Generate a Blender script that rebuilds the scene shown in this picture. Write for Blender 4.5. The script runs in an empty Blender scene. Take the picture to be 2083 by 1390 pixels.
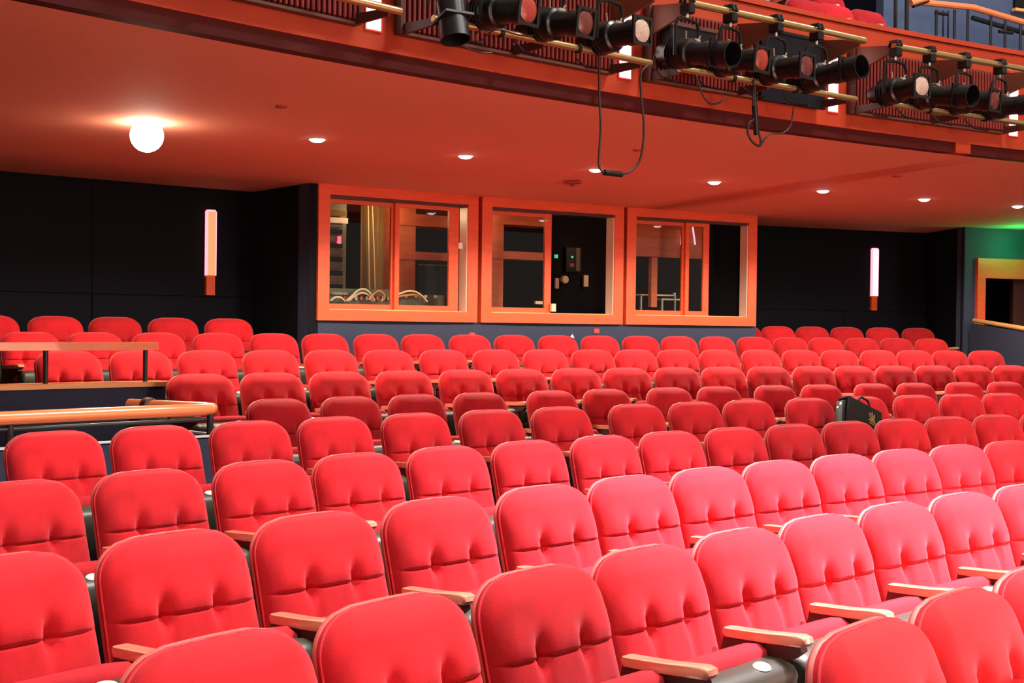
import bpy, bmesh, math, random
from math import sin, cos, pi, radians as rad, degrees as deg, atan2, sqrt, hypot
from mathutils import Vector, Matrix
random.seed(4)
SC = bpy.context.scene
COL = SC.collection

# ------------------------------------------------------------------ survey of the house
ZO = 1.6                                   # eye height above the stage-side floor datum
FOC = 2741.142                             # focal length for a 2083 px wide frame
PIT, ROL = rad(-0.69534), rad(0.71256)
CX0, CY0 = 16.64863, -10.49615             # common centre of all the seating arcs

# ------------------------------------------------------------------ camera
cam = bpy.data.cameras.new('camera')
cam.sensor_fit = 'HORIZONTAL'
cam.sensor_width = 36.0
cam.lens = FOC / 2083 * 36
cam.clip_start = 0.05
camo = bpy.data.objects.new('camera', cam)
COL.objects.link(camo)
_f = Vector((0, cos(PIT), sin(PIT)))
_u = Vector((0, -sin(PIT), cos(PIT)))
_r = Vector((1, 0, 0))
_R = _r * cos(ROL) + _u * sin(ROL)
_U = -_r * sin(ROL) + _u * cos(ROL)
_M = Matrix((_R, _U, -_f)).transposed().to_4x4()
_M.translation = Vector((0, 0, ZO))
camo.matrix_world = _M
SC.camera = camo

# ------------------------------------------------------------------ view, world, house lights
SC.view_settings.view_transform = 'Standard'
SC.view_settings.look = 'None'
SC.view_settings.gamma = 1
SC.view_settings.use_curve_mapping = False
SC.view_settings.exposure = 0.0
SC.cycles.use_denoising = True
SC.cycles.max_bounces = 8
SC.cycles.diffuse_bounces = 5
SC.cycles.sample_clamp_indirect = 6

W = bpy.data.worlds.new('house')
SC.world = W
W.use_nodes = True
W.node_tree.nodes['Background'].inputs[0].default_value = (1.0, 0.80, 0.72, 1)
W.node_tree.nodes['Background'].inputs[1].default_value = 0.40


def pol(R, t, z):
    a = rad(t)
    return Vector((CX0 + R * sin(a), CY0 + R * cos(a), z + ZO))


def add_light(kind, name, loc, target, power, color=(1, 1, 1), size=1.0, angle=60, blend=0.5):
    l = bpy.data.lights.new(name, kind)
    l.energy = power
    l.color = color
    if kind == 'AREA':
        l.shape = 'DISK'
        l.size = size
    elif kind == 'SPOT':
        l.spot_size = rad(angle)
        l.spot_blend = blend
        l.shadow_soft_size = size
    else:
        l.shadow_soft_size = size
    o = bpy.data.objects.new(name, l)
    COL.objects.link(o)
    o.location = loc
    d = Vector(target) - Vector(loc)
    o.rotation_euler = d.to_track_quat('-Z', 'Y').to_euler()
    return o


# house lights over the stalls, in front of the balcony, and one catwalk spot on the right
add_light('SPOT', 'house_light', pol(20.6, -41, 6.6), pol(22.0, -46, -0.9), 4300, (1.0, 0.93, 0.88), 0.45, 66, 1.0)
add_light('SPOT', 'house_light', pol(20.6, -52, 6.6), pol(22.0, -51, -0.9), 1900, (1.0, 0.93, 0.88), 0.45, 66, 1.0)
add_light('AREA', 'house_light', pol(21.6, -34, 6.8), pol(22.5, -39, -0.8), 560, (1.0, 0.92, 0.86), 1.2)
add_light('AREA', 'stage_light', pol(5.0, -28, 2.3), pol(29.9, -33, 0.4), 1000, (1.0, 0.88, 0.80), 3.0)
add_light('SPOT', 'catwalk_light', pol(19.2, -35, 8.0), pol(21.9, -42.4, -0.9), 26000, (1.0, 0.80, 1.0), 0.10, 29, 0.9)
add_light('AREA', 'bounce_fill', pol(18.3, -46, -1.35), pol(26.5, -42, 1.4), 300, (1.0, 0.46, 0.33), 4.0)  # added unseen uplights, standing for bounce off the front rows
add_light('AREA', 'bounce_fill', pol(18.3, -34, -1.35), pol(27.0, -32, 1.4), 460, (1.0, 0.46, 0.33), 4.0)

# ------------------------------------------------------------------ materials
def lin(c):
    return tuple((x / 12.92 if x <= 0.04045 else ((x + 0.055) / 1.055) ** 2.4) for x in c)


def material(name, col, rough=0.6, metal=0.0, spec=0.5, noise=None, bump=None, sheen=None, coat=0.0, emit=None, wave=None, vary=0):
    m = bpy.data.materials.new(name)
    m.use_nodes = True
    nt = m.node_tree
    b = nt.nodes['Principled BSDF']
    b.inputs['Base Color'].default_value = (*col, 1)
    b.inputs['Roughness'].default_value = rough
    b.inputs['Metallic'].default_value = metal
    b.inputs['Specular IOR Level'].default_value = spec
    b.inputs['Coat Weight'].default_value = coat
    if sheen:
        b.inputs['Sheen Weight'].default_value = sheen[0]
        b.inputs['Sheen Roughness'].default_value = sheen[1]
        b.inputs['Sheen Tint'].default_value = (*sheen[2], 1)
    if emit:
        b.inputs['Emission Color'].default_value = (*emit[0], 1)
        b.inputs['Emission Strength'].default_value = emit[1]
    tc = nt.nodes.new('ShaderNodeTexCoord')
    if noise or wave:
        scale, amt, stretch = (noise or wave)
        mp = nt.nodes.new('ShaderNodeMapping')
        mp.inputs['Scale'].default_value = stretch
        nt.links.new(tc.outputs['Object'], mp.inputs['Vector'])
        n = nt.nodes.new('ShaderNodeTexNoise')
        n.inputs['Scale'].default_value = scale
        n.inputs['Detail'].default_value = 5
        n.inputs['Roughness'].default_value = 0.65
        nt.links.new(mp.outputs[0], n.inputs['Vector'])
        r = nt.nodes.new('ShaderNodeMapRange')
        r.inputs[1].default_value = 0.3
        r.inputs[2].default_value = 0.7
        r.inputs[3].default_value = 1 - amt
        r.inputs[4].default_value = 1 + amt * 0.6
        nt.links.new(n.outputs['Fac'], r.inputs[0])
        mx = nt.nodes.new('ShaderNodeMix')
        mx.data_type = 'RGBA'
        mx.blend_type = 'MULTIPLY'
        mx.inputs[0].default_value = 1
        mx.inputs[6].default_value = (*col, 1)
        nt.links.new(r.outputs[0], mx.inputs[7])
        last = mx.outputs[2]
        if vary:                     # no two seats wear the same: a small change of tone from one to the next
            oi = nt.nodes.new('ShaderNodeObjectInfo')
            vr = nt.nodes.new('ShaderNodeMapRange')
            vr.inputs[3].default_value = 1 - vary
            vr.inputs[4].default_value = 1 + vary
            nt.links.new(oi.outputs['Random'], vr.inputs[0])
            m2 = nt.nodes.new('ShaderNodeMix')
            m2.data_type = 'RGBA'
            m2.blend_type = 'MULTIPLY'
            m2.inputs[0].default_value = 1
            nt.links.new(last, m2.inputs[6])
            nt.links.new(vr.outputs[0], m2.inputs[7])
            last = m2.outputs[2]
        nt.links.new(last, b.inputs['Base Color'])
    if bump:
        n2 = nt.nodes.new('ShaderNodeTexNoise')
        n2.inputs['Scale'].default_value = bump[0]
        n2.inputs['Detail'].default_value = 3
        nt.links.new(tc.outputs['Object'], n2.inputs['Vector'])
        bp = nt.nodes.new('ShaderNodeBump')
        bp.inputs['Strength'].default_value = bump[1]
        bp.inputs['Distance'].default_value = 0.003
        nt.links.new(n2.outputs['Fac'], bp.inputs['Height'])
        nt.links.new(bp.outputs[0], b.inputs['Normal'])
    return m


def glass_material(name, tint, refl=1.0):
    m = bpy.data.materials.new(name)
    m.use_nodes = True
    nt = m.node_tree
    nt.nodes.clear()
    out = nt.nodes.new('ShaderNodeOutputMaterial')
    tr = nt.nodes.new('ShaderNodeBsdfTransparent')
    tr.inputs[0].default_value = (*tint, 1)
    gl = nt.nodes.new('ShaderNodeBsdfGlossy')
    gl.inputs['Roughness'].default_value = 0.02
    fr = nt.nodes.new('ShaderNodeFresnel')
    fr.inputs[0].default_value = 1.3
    mx = nt.nodes.new('ShaderNodeMixShader')
    nt.links.new(fr.outputs[0], mx.inputs[0])
    nt.links.new(tr.outputs[0], mx.inputs[1])
    nt.links.new(gl.outputs[0], mx.inputs[2])
    nt.links.new(mx.outputs[0], out.inputs[0])
    return m


M = {}
M['fabric'] = material('red_velvet', (0.46, 0.0105, 0.0155), 0.85, 0, 0.15, (5, 0.34, (1, 1, 0.6)), (420, 0.35), (0.21, 0.45, (1.0, 0.56, 0.66)), vary=0.2)
M['fabric_dark'] = material('red_velvet_cushion', (0.46, 0.009, 0.017), 0.85, 0, 0.25, (9, 0.25, (1, 1, 1)), (420, 0.35), (0.15, 0.4, (1.0, 0.55, 0.6)))
M['piping'] = material('red_piping', (0.62, 0.03, 0.04), 0.7, 0, 0.3)
M['shell'] = material('back_laminate', (0.52, 0.085, 0.07), 0.5, 0, 0.4, (6, 0.1, (1, 1, 8)))
M['pan'] = material('olive_plastic', (0.040, 0.037, 0.024), 0.42, 0, 0.5)
M['plate'] = material('ivory_plate', (0.60, 0.57, 0.48), 0.4)
M['armwood'] = material('armrest_wood', (0.76, 0.27, 0.165), 0.2, 0, 0.7, (5, 0.2, (8, 1, 8)), None, None, 0.7)
M['bracket'] = material('brown_bracket', (0.075, 0.022, 0.014), 0.5)
M['steel_dark'] = material('dark_steel', (0.018, 0.017, 0.017), 0.45, 0.3)
M['wood'] = material('cherry_wood', (0.80, 0.105, 0.030), 0.42, 0, 0.45, (3, 0.14, (1, 1, 7)), None, None, 0.12)
M['woodfascia'] = material('fascia_cherry', (0.34, 0.036, 0.009), 0.6, 0, 0.25, (2.2, 0.16, (1, 1, 3)))
M['woodlight'] = material('light_oak', (0.90, 0.45, 0.16), 0.3, 0, 0.5, (4, 0.12, (1, 1, 8)), None, None, 0.25)
M['railwood'] = material('rail_cherry', (0.86, 0.24, 0.085), 0.25, 0, 0.5, (3, 0.1, (1, 1, 8)), None, None, 0.5)
M['ceil'] = material('ceiling_paint', (0.90, 0.33, 0.21), 0.8, 0, 0.2, (40, 0.04, (1, 1, 1)), (300, 0.15))
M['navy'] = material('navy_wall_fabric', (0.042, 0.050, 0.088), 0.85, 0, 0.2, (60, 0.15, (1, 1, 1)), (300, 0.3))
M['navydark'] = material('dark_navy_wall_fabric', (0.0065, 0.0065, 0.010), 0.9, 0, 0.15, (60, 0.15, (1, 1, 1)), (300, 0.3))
M['bluewall'] = material('balcony_blue_paint', (0.080, 0.105, 0.175), 0.8, 0, 0.2, (20, 0.06, (1, 1, 1)))
M['carpet'] = material('dark_carpet', (0.020, 0.016, 0.020), 0.95, 0, 0.1, (80, 0.3, (1, 1, 1)), (500, 0.5))
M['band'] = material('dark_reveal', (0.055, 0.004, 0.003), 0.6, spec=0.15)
M['slat'] = material('slat_wood', (0.17, 0.020, 0.014), 0.45, 0, 0.4)
M['slatback'] = material('slat_backing', (0.022, 0.006, 0.006), 0.8)
M['brass'] = material('brass_pipe', (0.62, 0.42, 0.17), 0.30, 0.9)
M['bronze'] = material('bronze_plate', (0.17, 0.06, 0.03), 0.45, 0.3)
M['black'] = material('black_paint', (0.006, 0.006, 0.0055), 0.42, 0.0, 0.3)
M['blackmetal'] = material('black_enamel', (0.007, 0.007, 0.006), 0.3, 0.0, 0.35)
M['blackfab'] = material('black_nylon', (0.012, 0.011, 0.009), 0.75, 0, 0.2, (30, 0.2, (1, 1, 1)))
M['lens_dark'] = material('dull_red_gel', (0.10, 0.022, 0.016), 0.3, 0, 0.5, (30, 0.3, (1, 1, 1)))
M['lens_red'] = material('red_gel', (0.24, 0.030, 0.016), 0.3, 0, 0.5, (30, 0.3, (1, 1, 1)))
M['lens_pale'] = material('frosted_lens', (0.40, 0.32, 0.25), 0.35, 0, 0.5, (60, 0.3, (1, 1, 1)))
M['silver'] = material('silver_label', (0.60, 0.56, 0.45), 0.3, 0.6)
M['white'] = material('white_metal', (0.80, 0.78, 0.74), 0.35)
M['cream'] = material('cream_plastic', (0.72, 0.55, 0.36), 0.5)
M['jamb'] = material('lit_jamb_strip', (0.86, 0.60, 0.46), 0.35)
M['cable'] = material('black_cable', (0.020, 0.010, 0.008), 0.5)
M['cablew'] = material('pale_cable', (0.75, 0.62, 0.38), 0.5)
M['cableo'] = material('orange_cable', (0.70, 0.26, 0.07), 0.5)
M['olive'] = material('olive_drape', (0.24, 0.14, 0.05), 0.9, 0, 0.2, (4, 0.3, (1, 1, 0.2)))
M['boothdark'] = material('booth_black', (0.010, 0.009, 0.011), 0.9, 0, 0.1)
M['gear'] = material('grey_gear', (0.10, 0.085, 0.055), 0.45)
M['reflwood'] = material('reflection_wood', (0.55, 0.13, 0.05), 0.5, 0, 0.4, (3, 0.2, (1, 1, 6)))
M['redtag'] = material('red_tag', (0.75, 0.05, 0.05), 0.5)
M['paper'] = material('white_paper', (0.85, 0.74, 0.70), 0.7)
M['gold'] = material('gold_print', (0.42, 0.29, 0.10), 0.4, 0.2)
M['glass'] = glass_material('clear_glass', (0.93, 0.95, 0.92))
M['lamp'] = material('lamp_white', (1, 1, 1), 0.5, emit=((1.0, 0.93, 0.86), 14))
M['lampbig'] = material('lamp_hot', (1, 1, 1), 0.5, emit=((1.0, 0.88, 0.70), 30))
M['slotlight'] = material('slot_diffuser', (1, 1, 1), 0.5, emit=((1.0, 0.86, 0.88), 2.2))
M['sconce'] = material('sconce_diffuser', (0.30, 0.08, 0.04), 0.7, spec=0.1, emit=((1.0, 0.36, 0.16), 1.15))
M['sconcepink'] = material('sconce_diffuser_pink', (0.3, 0.2, 0.2), 0.7, spec=0.1, emit=((1.0, 0.66, 0.74), 1.5))
M['sconceedge'] = material('sconce_edge', (0.3, 0.1, 0.1), 0.7, spec=0.1, emit=((1.0, 0.46, 0.58), 1.3))
M['exit'] = material('exit_face', (0.6, 1, 0.9), 0.5, emit=((0.45, 1.0, 0.85), 1.6))
M['led'] = material('red_led', (1, 0.1, 0.1), 0.5, emit=((1.0, 0.05, 0.10), 3))
M['ledg'] = material('green_led', (0.1, 1, 0.6), 0.5, emit=((0.03, 0.45, 0.25), 1))
M['strobe'] = material('strobe_red', (0.34, 0.035, 0.02), 0.5)
M['smoke'] = material('detector_plate', (0.42, 0.06, 0.045), 0.6)


# ------------------------------------------------------------------ mesh helpers: every shape is (verts, faces)
def px(u, v, R):
    """(theta, z) of the sight line through photo pixel u,v where it meets the arc of radius R (survey helper)."""
    a, b = u - 1041.5, v - 695
    x = a * cos(ROL) + b * sin(ROL)
    y = -a * sin(ROL) + b * cos(ROL)
    d = _r * (x / FOC) + _f + _u * (-y / FOC)
    A = d.x ** 2 + d.y ** 2
    B = d.x * CX0 + d.y * CY0
    t = (B + sqrt(B * B - A * (CX0 ** 2 + CY0 ** 2 - R * R))) / A
    P = d * t
    return deg(atan2(P.x - CX0, P.y - CY0)), P.z


def box(x0, x1, y0, y1, z0, z1):
    v = [(x, y, z) for x in (x0, x1) for y in (y0, y1) for z in (z0, z1)]
    f = [(0, 1, 3, 2), (4, 6, 7, 5), (0, 4, 5, 1), (2, 3, 7, 6), (0, 2, 6, 4), (1, 5, 7, 3)]
    return v, f


def rbox(x0, x1, y0, y1, z0, z1, r=0.01, seg=2):
    bm = bmesh.new()
    v, f = box(x0, x1, y0, y1, z0, z1)
    vs = [bm.verts.new(p) for p in v]
    for q in f:
        bm.faces.new([vs[i] for i in q])
    bmesh.ops.recalc_face_normals(bm, faces=bm.faces)
    bmesh.ops.bevel(bm, geom=list(bm.edges), offset=r, segments=seg, affect='EDGES', profile=0.5)
    bm.verts.index_update()
    out = [tuple(p.co) for p in bm.verts], [tuple(p.index for p in q.verts) for q in bm.faces]
    bm.free()
    return out


def tube(path, r, n=10, cap=True):
    P = [Vector(p) for p in path]
    V, F = [], []
    T0 = (P[1] - P[0]).normalized()
    ref = Vector((0, 0, 1)) if abs(T0.z) < 0.9 else Vector((1, 0, 0))
    N = (ref - T0 * ref.dot(T0)).normalized()
    for i, p in enumerate(P):
        T = (P[min(i + 1, len(P) - 1)] - P[max(i - 1, 0)]).normalized()
        N = (N - T * N.dot(T)).normalized()
        B = T.cross(N)
        rr = r[i] if isinstance(r, (list, tuple)) else r
        for k in range(n):
            a = 2 * pi * k / n
            V.append(tuple(p + N * (rr * cos(a)) + B * (rr * sin(a))))
    for i in range(len(P) - 1):
        for k in range(n):
            F.append((i * n + k, i * n + (k + 1) % n, (i + 1) * n + (k + 1) % n, (i + 1) * n + k))
    if cap:
        F.append(tuple(range(n))[::-1])
        F.append(tuple((len(P) - 1) * n + k for k in range(n)))
    return V, F


def lathe(prof, n=20, axis='y'):
    """profile of (radius, along) spun round the axis."""
    V, F = [], []
    for r, h in prof:
        for k in range(n):
            a = 2 * pi * k / n
            c, s = r * cos(a), r * sin(a)
            V.append({'y': (c, h, s), 'z': (c, s, h), 'x': (h, c, s)}[axis])
    for i in range(len(prof) - 1):
        for k in range(n):
            F.append((i * n + k, i * n + (k + 1) % n, (i + 1) * n + (k + 1) % n, (i + 1) * n + k))
    F.append(tuple(range(n))[::-1])
    F.append(tuple((len(prof) - 1) * n + k for k in range(n)))
    return V, F


def prism(outline, x0, x1, axis='x'):
    """outline of (a, b) extruded along an axis: x -> (x, a, b), y -> (a, y, b), z -> (a, b, z)."""
    n = len(outline)
    mk = {'x': lambda p, t: (t, p[0], p[1]), 'y': lambda p, t: (p[0], t, p[1]), 'z': lambda p, t: (p[0], p[1], t)}[axis]
    V = [mk(p, x0) for p in outline] + [mk(p, x1) for p in outline]
    F = [tuple(range(n)), tuple(range(2 * n - 1, n - 1, -1))]
    F += [(i, n + i, n + (i + 1) % n, (i + 1) % n) for i in range(n)]
    return V, F


def loft(sections):
    n = len(sections[0])
    V = [p for s in sections for p in s]
    F = [tuple(range(n)), tuple((len(sections) - 1) * n + k for k in range(n))[::-1]]
    for i in range(len(sections) - 1):
        for k in range(n):
            F.append((i * n + k, i * n + (k + 1) % n, (i + 1) * n + (k + 1) % n, (i + 1) * n + k))
    return V, F


def arc(R0, R1, t0, t1, z0, z1, step=1.0):
    """curved block between two radii and two angles; z values may be (inner, outer) pairs."""
    n = max(2, int(abs(t1 - t0) / step) + 1)
    zi = z0 if isinstance(z0, tuple) else (z0, z0)
    zt = z1 if isinstance(z1, tuple) else (z1, z1)
    S = []
    for i in range(n + 1):
        t = t0 + (t1 - t0) * i / n
        S.append([tuple(pol(R0, t, zi[0])), tuple(pol(R1, t, zi[1])), tuple(pol(R1, t, zt[1])), tuple(pol(R0, t, zt[0]))])
    return loft(S)


def slab(p, q, w, z0, z1, z2=None, z3=None):
    """upright block along the ground line p-q (world xy), thickness w, z0..z1 at p and z2..z3 at q."""
    z2 = z0 if z2 is None else z2
    z3 = z1 if z3 is None else z3
    d = Vector((q[0] - p[0], q[1] - p[1])).normalized()
    nx, ny = -d.y * w / 2, d.x * w / 2
    s = [[(a[0] - nx, a[1] - ny, b + ZO), (a[0] + nx, a[1] + ny, b + ZO), (a[0] + nx, a[1] + ny, c + ZO), (a[0] - nx, a[1] - ny, c + ZO)]
         for a, b, c in ((p, z0, z1), (q, z2, z3))]
    return loft(s)


def join(*shapes):
    V, F = [], []
    for v, f in shapes:
        k = len(V)
        V += list(v)
        F += [tuple(i + k for i in q) for q in f]
    return V, F


def xf(shape, mat):
    return [tuple(mat @ Vector(p)) for p in shape[0]], shape[1]


def mesh(name, shape, mat, smooth=None):
    me = bpy.data.meshes.new(name)
    me.from_pydata([tuple(p) for p in shape[0]], [], shape[1])
    bm = bmesh.new()
    bm.from_mesh(me)
    bmesh.ops.remove_doubles(bm, verts=bm.verts, dist=1e-5)
    bmesh.ops.recalc_face_normals(bm, faces=bm.faces)
    bm.to_mesh(me)
    bm.free()
    me.materials.append(mat)
    if smooth is not None:
        me.shade_smooth()
        me.set_sharp_from_angle(angle=rad(smooth))
    return me


def obj(name, shape, mat, parent=None, smooth=None, loc=None, rotz=0):
    me = shape if isinstance(shape, bpy.types.Mesh) else mesh(name, shape, M[mat], smooth)
    o = bpy.data.objects.new(name, me)
    COL.objects.link(o)
    if parent:
        o.parent = parent
    if loc is not None:
        o.location = loc
    o.rotation_euler.z = rotz
    return o


def tag(o, label=None, cat=None, group=None, kind=None):
    if label:
        o['label'] = label
    if cat:
        o['category'] = cat
    if group:
        o['group'] = group
    if kind:
        o['kind'] = kind
    return o


def thing(name, label, cat, loc=(0, 0, 0), rotz=0, group=None):
    o = bpy.data.objects.new(name, None)
    COL.objects.link(o)
    o.empty_display_size = 0.1
    o.location = loc
    o.rotation_euler.z = rotz
    return tag(o, label, cat, group)


def struct(name, shape, mat, parent=None, smooth=None):
    o = obj(name, shape, mat, parent, smooth)
    if parent is None:
        o['kind'] = 'structure'
    return o


def frame_thing(name, label, cat, R, t, z, group=None):
    """thing standing on an arc: local x to the viewer's right, local y away from the stage."""
    return thing(name, label, cat, pol(R, t, z), -rad(t), group)


def dup(root, **kw):
    r = root.copy()
    COL.objects.link(r)
    for ch in root.children:
        c = ch.copy()
        COL.objects.link(c)
        c.parent = r
        for g in ch.children:
            d = g.copy()
            COL.objects.link(d)
            d.parent = c
    return r


ORD = ['first', 'second', 'third', 'fourth', 'fifth', 'sixth', 'seventh', 'eighth', 'ninth', 'tenth', 'eleventh', 'twelfth', 'thirteenth',
       'fourteenth', 'fifteenth', 'sixteenth', 'seventeenth', 'eighteenth', 'nineteenth', 'twentieth', 'twenty-first', 'twenty-second']

ROWS = {'Z': (20.804, -0.671, [-49.6, -48.23, -46.86]), 'A': (21.867, -0.698, [-52.19, -50.75, -49.26, -47.92, -46.54, -45.19, -43.79, -42.4, -41.02]),
        'B': (22.799, -0.636, [-52.08, -50.68, -49.29, -47.88, -46.44, -45.11, -43.78, -42.48, -41.14, -39.85, -38.57, -37.27]),
        'C': (24.068, -0.611, [-50.08, -48.75, -47.41, -46.15, -44.81, -43.48, -42.12, -40.83, -39.51, -38.21, -36.92, -35.66, -34.43, -33.18, -31.93]),
        'D': (25.154, -0.533, [-48.26, -47.03, -45.75, -44.49, -43.17, -41.83, -40.49, -38.94, -37.66, -36.43, -34.96, -33.59, -32.23, -31.0, -29.84]),
        'E': (26.191, -0.492, [-43.73, -42.52, -41.33, -40.11, -38.63, -37.44, -36.01, -34.82, -33.42, -32.23, -30.84, -29.69, -28.34, -27.15]),
        'F': (27.181, -0.37, [-43.66, -42.46, -41.25, -40.02, -38.76, -37.56, -36.34, -35.14, -33.93, -32.76, -31.58, -30.39, -29.28, -28.13, -27.01, -25.9, -24.78]),
        'G': (28.269, -0.237, [-44.54, -43.39, -42.26, -41.11, -39.95, -38.79, -37.62, -36.46, -35.31, -34.17, -33.1, -32.05, -30.94, -29.83, -28.72, -27.65, -26.53, -25.48, -24.44, -23.37]),
        'H': (29.361, -0.113, [-44.11, -43.05, -41.95, -40.86, -39.78, -38.74, -37.66, -36.63, -35.55, -34.5, -33.43, -32.37, -31.31, -30.29, -29.26, -28.23, -27.21, -26.2, -25.16, -24.13, -23.08]),
        'I': (30.313, 0.016, [-43.95, -42.87, -41.82, -40.75, -39.67]), 'J': (30.313, 0.016, [-27.10, -26.14, -25.14, -24.12, -23.06, -21.98])}
WSC = {'Z': 1.04, 'A': 1.04, 'B': 1.03, 'C': 1.0, 'D': 0.98, 'E': 0.925, 'F': 1.03, 'G': 1.0, 'H': 0.97, 'I': 1.0, 'J': 1.0}
SEAT_H = 0.86
RW = 31.3            # rear wall radius
RB = 29.9            # booth front radius


def ceil_z(R):
    return 1.43 - (R - 25) * 0.0194 if R < RB else 1.335 + (R - RB) * 0.025


# ------------------------------------------------------------------ the floor tiers
order = 'ZABCDEFGHI'
tiers = [(19.0, 20.02, ROWS['Z'][1] - 0.86, -66, -8)]
prev = 19.0
shapes = []
edges = [19.2]
for k in order:
    edges.append(ROWS[k][0] + 0.22)
edges[-1] = RW + 0.1
for i, k in enumerate(order):
    z = ROWS[k][1] - SEAT_H
    t0 = -45.7 if k in 'EF' else -66
    shapes.append(arc(edges[i], edges[i + 1], t0, -8, -2.7, z, 1.5))
shapes.append(arc(12, 19.2, -66, -8, -2.7, ROWS['Z'][1] - 0.86, 1.5))
shapes.append(arc(25.4, 27.4, -66, -45.7, -2.8, -2.6, 1.5))
struct('floor', join(*shapes), 'carpet')

# ------------------------------------------------------------------ ceiling under the balcony
struct('ceiling', join(arc(25.06, RB, -66, -8, (1.429, 1.335), (1.53, 1.53), 0.75), arc(RB, RW + 2.4, -66, -8, (1.335, 1.395), (1.53, 1.53), 0.75)), 'ceil', None, 30)

# rear walls: upper and lower panels with a shadow joint between them
def rear_wall(name, t0, t1, joints):
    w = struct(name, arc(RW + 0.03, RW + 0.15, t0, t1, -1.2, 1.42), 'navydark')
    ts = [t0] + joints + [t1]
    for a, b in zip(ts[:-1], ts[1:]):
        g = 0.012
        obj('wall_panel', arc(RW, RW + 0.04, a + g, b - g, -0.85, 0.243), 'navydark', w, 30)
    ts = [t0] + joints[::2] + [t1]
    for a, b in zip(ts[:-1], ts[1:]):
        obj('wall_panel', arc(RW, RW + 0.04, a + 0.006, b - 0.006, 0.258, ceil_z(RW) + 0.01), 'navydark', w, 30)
    return w


rear_wall('wall_rear_left', -62, -37.95, [-55.5, -52, -48.5, -45.0, -41.4])
rear_wall('wall_rear_right', -27.9, -19.9, [-26.3, -22.8])

# booth front: a low wall under the windows and narrow piers at its ends
struct('wall_booth', join(arc(RB, RB + 0.2, -38.48, -27.36, -1.2, 0.03),
                          arc(RB, RB + 0.2, -38.48, -38.33, 0.03, 1.36),
                          arc(RB, RB + 0.2, -27.43, -27.36, 0.03, 1.36),
                          arc(RB + 0.06, RB + 0.2, -34.73, -34.64, 0.03, 1.36),
                          arc(RB + 0.06, RB + 0.2, -31.08, -30.99, 0.03, 1.36)), 'navy')
a0, a1 = pol(RB + 0.02, -38.46, 0), pol(RW + 0.1, -38.20, 0)
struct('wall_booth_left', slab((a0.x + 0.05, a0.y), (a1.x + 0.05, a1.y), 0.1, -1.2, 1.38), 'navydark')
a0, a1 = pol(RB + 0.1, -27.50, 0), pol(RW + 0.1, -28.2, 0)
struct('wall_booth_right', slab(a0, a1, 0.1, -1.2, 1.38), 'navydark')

# right-hand entrance wall with its door opening
struct('wall_right', join(arc(RB, RB + 0.15, -19.95 - 1.28, -20.9, -1.2, 1.36), arc(RB, RB + 0.15, -20.9, -12, 0.93, 1.36),
                          arc(RB, RB + 0.15, -17.3, -12, -1.2, 0.93)), 'navy')
a0, a1 = pol(RB + 0.02, -21.20, 0), pol(RW + 0.1, -20.2, 0)
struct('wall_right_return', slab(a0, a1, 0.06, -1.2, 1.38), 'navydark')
d1 = thing('door_1', None, None, (0, 0, 0))
d1['kind'] = 'structure'
obj('door_header', arc(RB - 0.05, RB + 0.15, -20.9, -17.3, 0.685, 0.94), 'wood', d1)
obj('door_jamb', arc(RB - 0.05, RB + 0.15, -20.9, -20.66, -0.9, 0.685), 'wood', d1)
obj('door_jamb', arc(RB - 0.05, RB + 0.15, -17.5, -17.3, -0.9, 0.685), 'wood', d1)
obj('door_leaf', arc(RB + 0.6, RB + 0.66, px(2061, 600, RB + 0.6)[0], -16.5, -0.9, 0.9), 'bracket', d1)
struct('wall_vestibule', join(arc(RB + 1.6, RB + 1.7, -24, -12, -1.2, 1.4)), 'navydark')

# handrail and low wall sloping away beside the right entrance
p0, p1 = pol(29.75, -21.15, 0), pol(27.6, -22.0, 0)
struct('wall_low_right', slab(p0, p1, 0.10, -1.4, 0.09, -1.5, -0.10), 'navy')
rl = thing('handrail', 'pale wooden handrail sloping along the low blue wall by the door', 'handrail')
obj('rail', tube([Vector((p0.x, p0.y, 0.135 + ZO)), Vector((p1.x, p1.y, -0.055 + ZO))], 0.028, 12), 'woodlight', rl, 40)
for s in (0.12, 0.5, 0.88):
    q = Vector((p0.x, p0.y, 0.135 + ZO)).lerp(Vector((p1.x, p1.y, -0.055 + ZO)), s)
    obj('rail_bracket', tube([q + Vector((0, 0, -0.06)), q + Vector((0, 0, -0.01))], 0.012, 8), 'steel_dark', rl, 40)

# ------------------------------------------------------------------ balcony front
fas = struct('wall_balcony_front', arc(25.0, 25.12, -62, -14, 1.505, 2.275, 0.5), 'woodfascia', None, 30)
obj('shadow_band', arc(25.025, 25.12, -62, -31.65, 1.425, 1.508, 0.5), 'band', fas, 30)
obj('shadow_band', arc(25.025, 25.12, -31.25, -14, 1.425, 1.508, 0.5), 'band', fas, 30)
obj('wood_block', arc(25.005, 25.12, -31.65, -31.25, 1.425, 1.508, 0.5), 'woodfascia', fas)
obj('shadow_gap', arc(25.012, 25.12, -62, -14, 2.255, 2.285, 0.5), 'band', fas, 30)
obj('cap_rail', arc(24.985, 25.16, -62, -14, 2.282, 2.318, 0.5), 'woodfascia', fas, 30)
struct('floor_balcony', join(arc(25.12, 26.1, -62, -8, 1.5, 1.62, 1), arc(26.1, 27.1, -62, -8, 1.5, 2.0, 1), arc(27.1, 31.5, -62, -8, 1.5, 2.38, 1)), 'carpet')
q0, q1 = px(1797, 30, 28.9), px(2083, 30, 28.9)
struct('wall_balcony_rear', arc(29.6, 29.75, -60, -20.0, 1.6, 6.2, 1), 'navy', None, 30)
struct('wall_balcony_right', arc(28.3, 28.42, px(1797, 30, 28.3)[0], -8, 1.6, 6.2, 1), 'bluewall', None, 30)

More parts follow.
